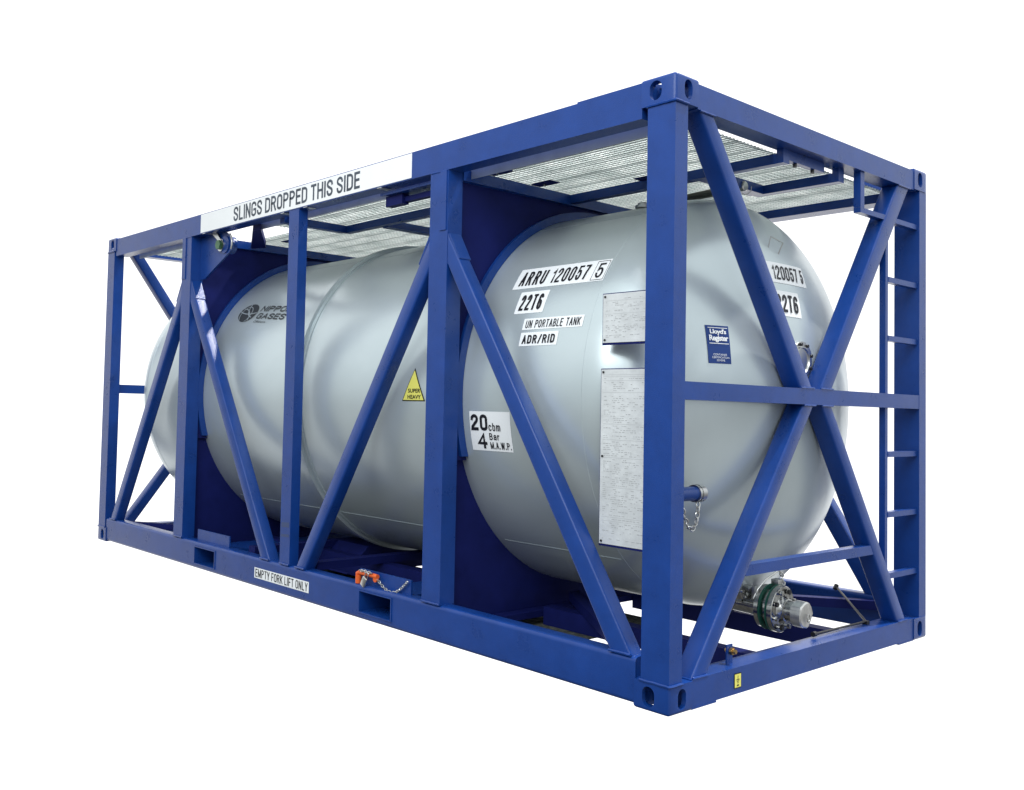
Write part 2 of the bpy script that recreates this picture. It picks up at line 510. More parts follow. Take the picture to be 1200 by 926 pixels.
def ribbon(pts, hw):
    P = [Vector(p) for p in pts]
    Q_ = [P[0]]
    for p in P[1:]:
        if (p-Q_[-1]).length > 1e-4: Q_.append(p)
    P = Q_; Lf = []; Rt = []
    for i, p in enumerate(P):
        d0 = (p-P[i-1]).normalized() if i else None
        d1 = (P[i+1]-p).normalized() if i < len(P)-1 else None
        if d0 is None and (P[-1]-p).length < 1e-4: d0 = (P[-1]-P[-2]).normalized()
        if d1 is None and (P[0]-p).length < 1e-4: d1 = (P[1]-P[0]).normalized()
        d0 = d0 or d1; d1 = d1 or d0
        n0 = Vector((-d0.y, d0.x)); n1 = Vector((-d1.y, d1.x)); m_ = (n0+n1)
        if m_.length < .2: m_ = n0
        m_.normalize(); k = min(1.6, 1/max(.3, m_.dot(n0)))
        Lf.append(p+m_*hw*k); Rt.append(p-m_*hw*k)
    return Lf, Rt
def put_strokes(bm, s, u0, u1, v0, v1, su, sv, fmap, h, mi, t=.15, shear=0., gap=.13, sp=.34):
    H = (v1-v0)*sv; Wn = (u1-u0)*su/H-shear
    nat = sum(GL[c][0] for c in s if c != ' ')
    fixed = sum(t for c in s if c != ' ')+sp*s.count(' ')
    k_g = sum(gap for a, b_ in zip(s, s[1:]) if a != ' ' and b_ != ' ')
    gw = (Wn-fixed-k_g)/max(nat, .01)
    x = 0; n = 0
    for i, c in enumerate(s):
        if c == ' ': x += sp; continue
        wgl, strokes = GL[c]
        for st in strokes:
            pts = [(x+t/2+px*gw*wgl, t/2+py*(1-t)) for px, py in st]
            closed = (Vector(pts[0])-Vector(pts[-1])).length < 1e-4
            if not closed:   # square stroke ends reach the full height
                a, b_ = Vector(pts[0]), Vector(pts[1]); 
                if len(pts) > 1:
                    d = (a-b_).normalized(); pts[0] = tuple(a+d*(t/2 if abs(d.y) > .8 or abs(d.x) > .95 else t*.3))
                    a, b_ = Vector(pts[-1]), Vector(pts[-2]); d = (a-b_).normalized(); pts[-1] = tuple(a+d*(t/2 if abs(d.y) > .8 or abs(d.x) > .95 else t*.3))
            Lf, Rt = ribbon(pts, t/2)
            def mk(p): return bm.verts.new(fmap(u0+(p.x+shear*p.y)*H/su, v0+p.y*H/sv, h+.00012*(n % 6)))
            lv = [mk(p) for p in Lf]; rv = [mk(p) for p in Rt]
            for j in range(len(lv)-1):
                try: bm.faces.new((lv[j], lv[j+1], rv[j+1], rv[j])).material_index = mi
                except ValueError: pass
            n += 1
        x += wgl*gw+t+(gap if i+1 < len(s) and s[i+1] != ' ' else 0)
SDEG = TR*PI/180

def decal(name, bm, mats, parent, label=None):
    return finish(name, bm, mats, parent, 0, smooth=False, label=label)

def m_side(y0):      # flat, on the near long side: u = x, v = z
    return lambda u, v, h: (u, y0-h, v)
def m_cyl(u, v, h):  # on the shell: u = x, v = angle in degrees above horizontal
    a = math.radians(v); r = TR+h
    return (u, CY-r*math.cos(a), CZ+r*math.sin(a))
HX0, HD, HN = -.6, .5, 2.3
def head_x(y, z, R=TR):
    r = min(.9999, math.hypot(y-CY, z-CZ)/R)
    return HX0+HD*(1-r**HN)**(1/HN)
def m_head(u, v, h): # on the near dished head: u = y, v = z
    x = head_x(u, v)
    return (x+h, u, v)

# ------------------------------------------------------------------ the tank container
root = empty('tank_container', ROOT_LOC,
             'long silver tank held in an open blue steel frame with diagonal braces and end ladder', 'tank container')

# ---- corner fittings (hollow castings with oval holes)
def stadium(w_, h_, n=10):
    r = w_/2; s = h_/2-r
    P = [(r*math.cos(a), s+r*math.sin(a)) for a in [PI*i/n for i in range(n+1)]]
    P += [(r*math.cos(a), -s+r*math.sin(a)) for a in [PI+PI*i/n for i in range(n+1)]]
    return P
def make_fitting_mesh():
    fl, fwid, fh = .168, .160, .118
    def tmp(bm, bev=0):
        return finish('tmp', bm, BLUE, None, bev)
    def at0(bm):
        me = bpy.data.meshes.new('tmp'); bmesh.ops.recalc_face_normals(bm, faces=bm.faces); bm.to_mesh(me); bm.free()
        o = bpy.data.objects.new('tmp', me); COL.objects.link(o); return o
    bm = bmesh.new()
    bbox(bm, -fl, 0, 0, fwid, -fh, 0)
    es = [e for e in bm.edges]
    # outer corner edges are generously rounded, like a casting
    big = [e for e in es if all(abs(v.co.z) < 1e-6 for v in e.verts) or (all(abs(v.co.x) < 1e-6 and abs(v.co.y) < 1e-6 for v in e.verts))]
    bmesh.ops.bevel(bm, geom=big, offset=.014, segments=4, profile=.5, affect='EDGES')
    base = at0(bm)
    cuts = []
    bm = bmesh.new(); bbox(bm, -fl+.022, -.020, .020, fwid-.018, -fh+.016, -.016); cuts.append(at0(bm))
    bm = bmesh.new(); bprism(bm, [(x-.098, z-.058) for x, z in stadium(.058, .082)], 'y', -.02, .06); cuts.append(at0(bm))
    bm = bmesh.new(); bprism(bm, [(y+.088, z-.058) for y, z in stadium(.056, .082)], 'x', -.06, .02); cuts.append(at0(bm))
    bm = bmesh.new(); bprism(bm, [(x-.089, y+.08) for y, x in stadium(.064, .120)], 'z', -.04, .02); cuts.append(at0(bm))
    for c in cuts:
        md = base.modifiers.new('b', 'BOOLEAN'); md.operation = 'DIFFERENCE'; md.object = c; md.solver = 'EXACT'
    dg = bpy.context.evaluated_depsgraph_get(); dg.update()
    me = bpy.data.meshes.new_from_object(base.evaluated_get(dg))
    for o in cuts+[base]: bpy.data.objects.remove(o)
    return me
FIT = make_fitting_mesh()
def fitting(x, y, z, sx, sy, sz):
    bm = bmesh.new(); bm.from_mesh(FIT)
    bmesh.ops.transform(bm, matrix=Matrix.Diagonal((sx, sy, sz, 1)), verts=bm.verts)
    bmesh.ops.translate(bm, vec=(x, y, z), verts=bm.verts)
    finish('corner_fitting', bm, BLUE, root, 0, ang=30)
for x, sx in ((0, 1), (-LEN, -1)):
    for y, sy in ((0, 1), (WID, -1)):
        for z, sz in ((HGT, 1), (0, -1)):
            fitting(x, y, z, sx, sy, sz)

# ---- near and far long sides
def side(S):
    """S maps the distance from the outer plane to y"""
    near = S(0) < .1
    Y0, Y1 = S(.006), S(.106)
    # top rail
    tr_ = box('top_rail', -LEN+.168, -.168, Y0, Y1, 2.430, 2.576, BLUE, root, .014)
    bm = bmesh.new(); bbox(bm, -.52, -.168, min(S(.010), S(.09)), max(S(.010), S(.09)), 2.5765, 2.584)
    finish('stiffening_strip', bm, BLUE, tr_, .002)
    # bottom rail with the two fork pocket openings
    bm = bmesh.new()
    bbox(bm, -LEN+.165, -.165, min(Y0, Y1), max(Y0, Y1), .010, .200)
    es = [e for e in bm.edges if e.verts[0].co.x != e.verts[1].co.x]
    bmesh.ops.bevel(bm, geom=es, offset=.021, segments=5, profile=.5, affect='EDGES')
    bmesh.ops.recalc_face_normals(bm, faces=bm.faces)
    me = bpy.data.meshes.new('bottom_rail'); bm.to_mesh(me); bm.free(); me.materials.append(BLUE)
    o = bpy.data.objects.new('bottom_rail', me); COL.objects.link(o)
    cuts = []
    for (a, b_, c, d) in POCKETS:
        bm = bmesh.new(); bbox(bm, a-.0085, b_+.0085, min(S(-.1), S(.3)), max(S(-.1), S(.3)), c-.0085, d+.0085)
        mc = bpy.data.meshes.new('c'); bmesh.ops.recalc_face_normals(bm, faces=bm.faces); bm.to_mesh(mc); bm.free()
        oc = bpy.data.objects.new('c', mc); COL.objects.link(oc); cuts.append(oc)
        md = o.modifiers.new('b', 'BOOLEAN'); md.operation = 'DIFFERENCE'; md.object = oc; md.solver = 'EXACT'
    dg = bpy.context.evaluated_depsgraph_get(); dg.update()
    me2 = bpy.data.meshes.new_from_object(o.evaluated_get(dg))
    for q in cuts+[o]: bpy.data.objects.remove(q)
    bm = bmesh.new(); bm.from_mesh(me2)
    rail = finish('bottom_rail', bm, BLUE, root, 0)
    # posts
    for (a, b_) in ((-.137, -.003), (-LEN+.003, -LEN+.14)):
        p = box('corner_post', a, b_, S(.003), S(.090), .1185, 2.4725, BLUE, root, .010)
        if near:
            bm = bmesh.new()
            f = a-.004 if a > -1 else b_+.004
            g = .001 if a > -1 else -LEN+.001
            for zz in (.1185, 2.4725):
                bweld(bm, [(f, S(.0), zz), (g, S(-.001), zz), (g, S(.09), zz)], .0060)
            finish('weld_bead', bm, BLUE, p, 0)
    for (a, b_, dbl) in ((-1.496, -1.357, (-1.415, -1.366)), (-4.310, -4.170, (-4.302, -4.250))):
        p = box('side_post', a, b_, Y0, Y1, .200, 2.4298, BLUE, root, .011)
        box('doubler_strip', dbl[0], dbl[1], S(.0), S(.0065), 2.118, 2.428, BLUE, p, .003)
        if near:
            bm = bmesh.new(); bweld(bm, [(a, S(.004), .203), (b_, S(.004), .203)], .006)
            bweld(bm, [(a, S(.006), 2.428), (b_, S(.006), 2.428)], .004)
            finish('weld_bead', bm, BLUE, p, 0)
    p = box('side_post', -2.853, -2.742, S(.008), S(.075), .200, 2.4298, BLUE, root, .010)
    if near:
        bm = bmesh.new(); bweld(bm, [(-2.85, S(.006), .203), (-2.745, S(.006), .203)], .006)
        finish('weld_bead', bm, BLUE, p, 0)
    # diagonal braces (front face polygon in x, z)
    for pts in ([(-1.357, 2.095), (-1.357, 1.935), (-.300, .2), (-.190, .2)],
                [(-1.496, 2.095), (-1.496, 1.935), (-2.575, .2), (-2.675, .2)],
                [(-4.170, 2.095), (-4.170, 1.935), (-3.082, .2), (-2.975, .2)],
                [(-4.310, 2.095), (-4.310, 1.935), (-5.370, .2), (-5.475, .2)]):
        bm = bmesh.new()
        bprism(bm, pts, 'y', S(.010), S(.092))
        es = [e for e in bm.edges if abs((e.verts[0].co-e.verts[1].co).x) > .5]
        bmesh.ops.bevel(bm, geom=es, offset=.010, segments=3, profile=.5, affect='EDGES')
        p = finish('diagonal_brace', bm, BLUE, root, 0)
        if near:
            bm = bmesh.new()
            a, b_ = sorted((pts[2][0], pts[3][0]))
            bweld(bm, [(a, S(.005), .204), (b_, S(.005), .204)], .006)
            x = pts[0][0]; s = 1 if pts[2][0] > x else -1
            bweld(bm, [(x+s*.002, S(.012), 2.095), (x+s*.002, S(.012), 1.94)], .003)
            bweld(bm, [(x+s*.002, S(.012), 2.096), (x+s*.09, S(.012), 2.094-.0)], .003) if False else None
            finish('weld_bead', bm, BLUE, p, 0)
        # little closing plate at the head of the brace
        x = pts[0][0]; s = 1 if pts[2][0] > x else -1
        prism('head_plate', [(x, 2.097), (x+s*.012, 2.099), (x+s*.090, 1.962), (x+s*.083, 1.955)], 'y', S(.012), S(.090), BLUE, p, .001)
    # upstanding guard plates above the pockets
    for (a, b_) in ((-2.075, -1.63), (-4.01, -3.555)):
        box('guard_plate', a, b_, S(.050), S(.060), .200, .280, BLUE, root, .003)
    return tr_, rail
POCKETS = [(-2.018, -1.742, .053, .166), (-3.962, -3.674, .048, .162)]
near_top, near_bottom = side(lambda d: d)
side(lambda d: WID-d)

# fork pockets: tubes running right across the floor
for (a, b_, c, d) in POCKETS:
    bm = bmesh.new()
    t_ = .008
    for args in ((a, b_, .001, WID-.001, d, d+t_), (a, b_, .001, WID-.001, c-t_, c),
                 (a-t_, a, .001, WID-.001, c-t_, d+t_), (b_, b_+t_, .001, WID-.001, c-t_, d+t_)):
        bbox(bm, *args)
    bbox(bm, a+.0005, b_-.0005, .42, .43, c+.0005, d-.0005)
    finish('fork_pocket', bm, BLUE, root, .0025, 2)

# ---- end frames
def end(X):
    """X maps the distance from the outer end plane to x"""
    near = X(0) > -.1
    def pr_(pts, d0, d1, nm='end_brace'):
        bm = bmesh.new()
        bprism(bm, pts, 'x', X(d0), X(d1))
        es = [e for e in bm.edges if abs((e.verts[0].co-e.verts[1].co).z) > .4]
        bmesh.ops.bevel(bm, geom=es, offset=.010, segments=3, profile=.5, affect='EDGES')
        return finish(nm, bm, BLUE, root, 0)
    box('end_top_rail', X(.004), X(.104), .160, WID-.160, 2.468, 2.574, BLUE, root, .016)
    box('end_bottom_rail', X(.004), X(.104), .160, WID-.160, .010, .122, BLUE, root, .012)
    for y in (.160, 2.07):
        box('corner_doubler', X(.003), X(.09), y, y+.18, .002, .0095, BLUE, root, .002)
    box('end_middle_bar', X(.004), X(.080), .090, WID-.090, 1.258, 1.333, BLUE, root, .009)
    # upper and lower V
    pr_([(.185, 2.469), (.290, 2.469), (1.150, 1.333), (1.035, 1.333)], .010, .098)
    pr_([(WID-.205, 2.469), (WID-.345, 2.469), (1.225, 1.333), (1.338, 1.333)], .010, .098)
    pr_([(.170, .121), (.276, .121), (1.165, 1.258), (1.065, 1.258)], .010, .098)
    pr_([(WID-.238, .121), (WID-.345, .121), (1.235, 1.258), (1.335, 1.258)], .010, .098)
    if near:
        bm = bmesh.new()
        for y0, y1, z in ((1.03, 1.155, 1.336), (1.22, 1.34, 1.336), (1.06, 1.17, 1.2545), (1.23, 1.34, 1.2545), (.17, .28, .124), (WID-.345, WID-.235, .124), (.18, .295, 2.466), (WID-.345, WID-.2, 2.466)):
            bweld(bm, [(X(.006), y0, z), (X(.006), y1, z)], .005)
        finish('weld_bead', bm, BLUE, root, 0)
        box('end_lower_bar', X(.012), X(.060), .575, 1.830, .500, .548, BLUE, root, .006)
end(lambda d: -d)
end(lambda d: -LEN+d)

# ---- end ladder
lad = box('ladder', -.048, -.016, 1.932, 1.962, .30, 2.2545, BLUE, root, .004)
for z in (1.942, 1.628, 1.012, .694, .372):
    box('rung', -.050, -.014, 1.963, 2.318, z-.015, z+.014, BLUE, lad, .004)
box('rung', -.050, -.014, 1.640, 2.318, 2.255, 2.282, BLUE, lad, .004)
box('hanger', -.050, -.014, 1.640, 1.682, 2.283, 2.468, BLUE, lad, .004)

# ---- saddle frames that carry the tank
def ring_pts(r, z_from, n=72):
    a0 = math.asin(max(-1, min(1, (z_from-CZ)/r)))
    return [(CY-r*math.cos(a), CZ+r*math.sin(a)) for a in [a0+(PI-2*a0)*i/n for i in range(n+1)]]
def saddle(xf):
    # back plate with round hole
    bm = bmesh.new()
    n = 96
    y0, y1, z0, z1 = .085, WID-.085, .06, 2.395
    def outer(a):
        c, s = -math.cos(a), math.sin(a)
        k = 1e9
        if c > 1e-9: k = min(k, (y1-CY)/c)
        if c < -1e-9: k = min(k, (y0-CY)/c)
        if s > 1e-9: k = min(k, (z1-CZ)/s)
        if s < -1e-9: k = min(k, (z0-CZ)/s)
        return (CY+c*k, CZ+s*k)
    angs = [2*PI*i/n for i in range(n)]
    for y, z in ((y0, z0), (y0, z1), (y1, z0), (y1, z1)):
        angs.append(math.atan2(z-CZ, -(y-CY)) % (2*PI))
    angs = sorted(set(angs)); n = len(angs)
    R_ = TR-.004
    V = []
    for x in (xf-.030, xf-.045):
        V.append([(bm.verts.new((x, CY-R_*math.cos(a), CZ+R_*math.sin(a))), bm.verts.new((x, *outer(a)))) for a in angs])
    for i in range(n):
        j = (i+1) % n
        for S_ in V: bm.faces.new((S_[i][0], S_[j][0], S_[j][1], S_[i][1]))
        bm.faces.new((V[0][i][1], V[0][j][1], V[1][j][1], V[1][i][1]))
        bm.faces.new((V[0][i][0], V[1][i][0], V[1][j][0], V[0][j][0]))
    sd = finish('saddle_plate', bm, BLUE_SHADE, root, 0)
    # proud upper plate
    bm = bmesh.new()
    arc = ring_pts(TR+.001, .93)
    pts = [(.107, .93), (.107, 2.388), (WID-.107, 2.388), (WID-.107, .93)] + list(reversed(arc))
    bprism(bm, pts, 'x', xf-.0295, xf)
    finish('upper_web', bm, BLUE_SHADE, sd, 0, ang=30)
    # round collar between web and shell
    bm = bmesh.new()
    A = ring_pts(TR+.0015, .95); B = ring_pts(TR+.046, .95)
    bprism(bm, A+list(reversed(B)), 'x', xf+.0005, xf+.022)
    finish('collar', bm, BLUE, sd, .003, 2, ang=40)
    # bottom flange
    box('foot_flange', xf-.06, xf+.05, .107, WID-.107, .062, .095, BLUE_SHADE, sd, .004)
    # top cross beam
    box('roof_cross_beam', xf-.045, xf+.035, .107, WID-.107, 2.3885, 2.447, BLUE, root, .018)
saddle(-1.385)
saddle(-4.190)

# ---- floor members
for y in (.80, 1.60):
    box('floor_bearer', -1.33, -.105, y-.04, y+.04, .02, .118, BLUE_SHADE, root, .006)
    box('floor_bearer', -4.13, -1.44, y-.17+(.0 if y < 1 else .34), y-.09+(.0 if y < 1 else .34), .06, (.185 if y < 1 else .12), BLUE_SHADE, root, .006)
    box('floor_bearer', -LEN+.105, -4.25, y-.04, y+.04, .02, .118, BLUE_SHADE, root, .006)
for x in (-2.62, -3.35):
    box('floor_cross_member', x-.04, x+.04, .107, WID-.107, .187, .235, BLUE_SHADE, root, .006)
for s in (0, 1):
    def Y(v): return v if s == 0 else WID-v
    prism('floor_diagonal', [(-.17, Y(.107)), (-.27, Y(.107)), (-1.335, Y(.98)), (-1.335, Y(1.06))] , 'z', .125, .175, BLUE_SHADE, root, .005)
    prism('floor_diagonal', [(-LEN+.17, Y(.107)), (-LEN+.27, Y(.107)), (-4.25, Y(1.06)), (-4.25, Y(.98))], 'z', .125, .175, BLUE_SHADE, root, .005)
box('shaded_ground_sheet', -4.15, -.98, .107, 1.40, .012, .018, GROUND_SHADE, root, 0)  # added dark sheet standing in for the shaded ground below, not a container part
prism('floor_cradle', [(.62, .06), (1.78, .06), (1.60, .235), (.80, .235)], 'x', -3.32, -2.96, BLUE_SHADE, root, .006)

# ---- roof walkways
def grating(x0, x1, y0, y1, z=2.458, flange=True):
    bm = bmesh.new()
    # ribbed sheet: planks along x, raised teeth rows
    pitch = .030
    n = int((y1-y0)/pitch)
    rows = []
    ys = []
    for i in range(n):
        y = y0+(y1-y0)*i/n
        d = (y1-y0)/n
        plank = int((y-y0)/.24)
        for f, h in ((0, 0), (.35, 0), (.5, -.008), (.85, -.008)):
            ys.append((y+d*f, h))
    ys.append((y1, 0))
    A = [[bm.verts.new((x, y, z+h)) for y, h in ys] for x in (x0, x1)]
    for i in range(len(ys)-1):
        bm.faces.new((A[0][i], A[0][i+1], A[1][i+1], A[1][i]))
    bmesh.ops.solidify(bm, geom=bm.faces[:], thickness=.003)
    g = finish('roof_grating', bm, GRATE, root, 0, smooth=False)
    bm = bmesh.new()
    bbox(bm, x0, x1, y0-.004, y0-.0005, z-.055, z+.012)
    if flange: finish('edge_flange', bm, FLANGE, g, 0)
    else: bm.free()
    return g
grating(-1.40, -.115, .165, .978)
grating(-1.40, -.52, .982, 1.551, flange=False)
grating(-.50, -.115, .982, 1.53, flange=False)
grating(-1.40, -.115, 1.555, 2.15, 2.458, flange=False)
grating(-4.19, -3.09, .52, 2.10, flange=False)
grating(-3.45, -3.09, .15, .515)
grating(-3.086, -1.40, .15, .640)
grating(-3.086, -1.40, .644, 2.15, flange=False)
grating(-5.36, -4.20, .14, .62)
# roof beams
box('roof_beam', -1.349, -.030, .935, .985, 2.400, 2.446, BLUE, root, .006)
box('roof_beam_hanger', -.030, -.001-.004, .935, 1.055, 2.400, 2.467, BLUE, root, .006) if False else None
def roof_bar(y, x0=-1.349):
    b_ = box('roof_beam', x0, -.095, y, y+.05, 2.398, 2.446, BLUE, root, .005)
    prism('end_hook', [(-.094, 2.398), (-.094, 2.470), (-.060, 2.470), (-.060, 2.398)], 'y', y-.0, y+.055, BLUE, b_, .004)
bpy.data.objects.remove([o for o in bpy.data.objects if o.name.startswith('roof_beam')][0])
roof_bar(.955)
roof_bar(1.500, -.53)
roof_bar(2.13)
box('roof_tie', -.545, -.470, 1.006, 1.499, 2.398, 2.446, BLUE, root, .005)
box('roof_tie', -.094, -.065, 1.012, 1.36, 2.420, 2.467, BLUE, root, .004)
box('roof_beam', -3.09, -1.421, .615, .665, 2.398, 2.446, BLUE, root, .006)
box('roof_cross_beam', -3.115, -3.06, .107, .614, 2.398, 2.446, BLUE, root, .006)
box('roof_cross_beam', -2.72, -2.66, .666, 1.45, 2.392, 2.440, BLUE, root, .006)
prism('roof_diagonal', [(-3.36, .107), (-3.46, .107), (-4.14, .50), (-4.02, .56)], 'z', 2.395, 2.444, BLUE_SHADE, root, .005)
# clip plates under the gratings
for (x, y) in ((-1.25, .25), (-1.25, .62), (-.78, .90), (-.56, 1.10), (-2.0, .58), (-3.85, .66), (-3.40, .2)):
    c = prism('clip_plate', [(x-.07, y-.03), (x+.07, y-.03), (x+.07, y+.045), (x-.07, y+.045)], 'z', 2.438, 2.443, BLUE_SHADE, root, .001)
    bm = bmesh.new(); bcyl(bm, (x, y, 2.424), (0, 0, .014), .008, 8)
    finish('clip_bolt', bm, STEEL, c, 0)
bm = bmesh.new()
for (x, y) in ((-.08, 1.10), (-.08, 1.27)):
    bcyl(bm, (x, y, 2.404), (0, 0, .0157), .009, 10)
finish('grating_bolts', bm, RUBBER, root, 0)

# ---- lifting gusset, tie lever and bolt beside the third post
g = prism('lifting_gusset', [(-4.169, 2.425), (-4.169, 2.112), (-4.10, 2.112), (-3.72, 2.285), (-3.69, 2.34), (-3.74, 2.395), (-3.80, 2.425)], 'y', .085, .100, BLUE, root, .003)
bm = bmesh.new(); bcyl(bm, (-3.80, .150, 2.335), (0, -.075, 0), .062, 28); finish('boss', bm, BLUE, g, .006)
bm = bmesh.new(); bcyl(bm, (-3.845, .0845, 2.335), (0, -.018, 0), .046, 24); finish('washer', bm, CHAIN, g, .003)
bm = bmesh.new(); bcyl(bm, (-3.845, .066, 2.335), (0, -.022, 0), .036, 6); finish('hex_bolt', bm, OLIVE, g, .003)
prism('tie_lever', [(-3.875, 2.37), (-3.80, 2.345), (-3.93, 2.455), (-4.0, 2.455)], 'y', .062, .080, CHAIN, g, .003)
bm = bmesh.new(); btube(bm, [(-3.73+.045*math.cos(a), .07, 2.335+.07*math.sin(a)) for a in [-.7+1.9*i/10 for i in range(11)]], .006, 8)
finish('bent_rod', bm, CHAIN, g, 0)
prism('lifting_gusset', [(-1.497, .06), (-1.497, .19), (-1.85, .17), (-1.99, .06)], 'z', 2.396, 2.412, BLUE, root, .003)
box('lifting_block', -1.975, -1.83, .090, .140, 2.338, 2.395, BLUE_SHADE, root, .014)
box('lifting_bar', -1.829, -1.50, .110, .150, 2.350, 2.378, BLUE_SHADE, root, .005)
bm = bmesh.new(); bcyl(bm, (-1.56, .115, 2.345), (.06, 0, 0), .034, 6); finish('hex_bolt', bm, OLIVE, root, .003)
bm = bmesh.new(); bcyl(bm, (-1.56, .09, 2.40), (.05, 0, 0), .022, 12); finish('pipe_end', bm, CHAIN, root, .003)

# ---- roof pipework above the tank
bm = bmesh.new()
bcyl(bm, (-.84, 1.33, 2.405), (.33, -.02, .005), .022, 20)
finish('vapour_pipe', bm, mat('dark_pipe', (.12, .12, .1), .4, .7), root, 0)
bm = bmesh.new()
brev(bm, [(0, .018), (0, .036), (.02, .036), (.02, .028), (.055, .028), (.06, .022)], (-.52, 1.31, 2.41), 'x', 24)
vp = finish('pipe_cap', bm, CHAIN, root, 0)
bm = bmesh.new()
bchain(bm, [(-.57, 1.30, 2.40), (-.57, 1.295, 2.335), (-.55, 1.295, 2.30), (-.54, 1.31, 2.315)], .026, .003)
finish('cap_chain', bm, CHAIN, vp, 0)
bm = bmesh.new()
btube(bm, [(-.47+.03*math.cos(a), 1.33, 2.40+.03*math.sin(a)) for a in [-2.4+2.6*i/8 for i in range(9)]], .002, 6)
finish('wire_clip', bm, CHAIN, vp, 0)
for (x, y, z) in ((-.85, 1.28, 2.335), (-2.05, .98, 2.318), (-.90, 1.02, 2.318)):
    bm = bmesh.new()
    brev(bm, [(0, .038), (.014, .038), (.014, .024), (.030, .024), (.034, .014)], (x, y, z-.006), 'z', 20)
    finish('shell_nozzle', bm, CHAIN, root, 0)
bm = bmesh.new()
bcyl(bm, (-1.70, .72, 2.36), (.05, .02, .0), .014, 12); bcyl(bm, (-1.68, .725, 2.34), (0, 0, .045), .007, 8)
bbox(bm, -1.73, -1.64, .715, .725, 2.372, 2.380)
finish('brass_valve', bm, BRASS, root, 0)

# ---- the tank
bm = bmesh.new()
prof = []
K = 40
FX0 = -LEN+.6
for i in range(K+1):     # far head, from the pole outwards
    a = PI/2*(1-i/K)
    prof.append((FX0-HD*max(0, math.sin(a))**(2/HN), TR*max(0, math.cos(a))**(2/HN)))
prof[0] = (FX0-HD, 1e-6)
for i in range(1, 40):
    x = FX0+(HX0-FX0)*i/40
    prof.append((x, TR))
for i in range(K+1):
    a = PI/2*(i/K)
    prof.append((HX0+HD*max(0, math.sin(a))**(2/HN), TR*max(0, math.cos(a))**(2/HN)))
prof[-1] = (HX0+HD, 1e-6)
NS = 160
rings = []
for x, r in prof:
    rings.append([bm.verts.new((x, CY+r*math.cos(2*PI*i/NS), CZ+r*math.sin(2*PI*i/NS))) for i in range(NS)])
for A, B in zip(rings, rings[1:]):
    for i in range(NS):
        bm.faces.new((A[i], A[(i+1) % NS], B[(i+1) % NS], B[i]))
bmesh.ops.remove_doubles(bm, verts=bm.verts, dist=1e-5)
tank = finish('tank', bm, TANK, root, 0, ang=60)
# stiffening hoop round the shell
bm = bmesh.new()
for (xc, w_) in ((-2.93, .065),):
    brev(bm, [(xc-w_, TR-.001), (xc-w_+.002, TR+.007), (xc-w_*.50, TR+.007), (xc-w_*.45, TR+.026), (xc+w_*.45, TR+.026), (xc+w_*.50, TR+.007), (xc+w_-.002, TR+.007), (xc+w_, TR-.001)], (0, CY, CZ), 'x', 160)
bmesh.ops.delete(bm, geom=[f for f in bm.faces if len(f.verts) > 4], context='FACES_ONLY')
finish('shell_hoop', bm, TANK, tank, 0)
# lapped cladding joints: ring seams and a long seam low on each side
bm = bmesh.new()
for xc in (-.585, -5.125):
    brev(bm, [(xc-.004, TR-.001), (xc-.003, TR+.0009), (xc+.003, TR+.0009), (xc+.004, TR-.001)], (0, CY, CZ), 'x', 160)
bmesh.ops.delete(bm, geom=[f for f in bm.faces if len(f.verts) > 4], context='FACES_ONLY')
for ang_ in (-47, 227, 62):
    for (x0, x1) in ((-1.36, -.6), (-2.86, -1.43), (-4.16, -3.0), (-5.1, -4.24)):
        for j in range(1):
            a0, a1 = math.radians(ang_-.12), math.radians(ang_+.12)
            vs = []
            for x in (x0, x1):
                for a, r in ((a0, TR), (a0, TR+.0016), (a1, TR+.0016), (a1, TR)):
                    vs.append(bm.verts.new((x, CY-r*math.cos(a), CZ+r*math.sin(a))))
            for k in range(3): bm.faces.new((vs[k], vs[k+1], vs[k+5], vs[k+4]))
finish('cladding_seam', bm, TANK, tank, 0)
# rows of cladding rivets? kept to the seam only
# ---- head fittings
bm = bmesh.new()
gy, gz = 1.215, 1.475
gx = head_x(gy, gz)
brev(bm, [(-.02, .092), (.010, .092), (.010, .068), (.015, .068), (.015, .061), (.008, .057), (.008, .001)], (gx, gy, gz), 'x', 40)
gau = finish('gauge_flange', bm, CHAIN, tank, 0)
bm = bmesh.new()
for k in range(8):
    a = 2*PI*k/8+.3
    bcyl(bm, (gx+.0105, gy+.08*math.cos(a), gz+.08*math.sin(a)), (.010, 0, 0), .008, 8)
finish('flange_bolts', bm, RUBBER, gau, 0)
bm = bmesh.new()
hx = head_x(1.15, 2.05)
btube(bm, [(head_x(1.12, 2.02)-.01, 1.12, 2.02), (head_x(1.12, 2.08)+.035, 1.12, 2.085), (head_x(1.19, 2.05)+.04, 1.195, 2.06), (head_x(1.19, 2.0)-.01, 1.19, 1.99)], .0035, 6)
finish('head_handle', bm, CHAIN, tank, 0)

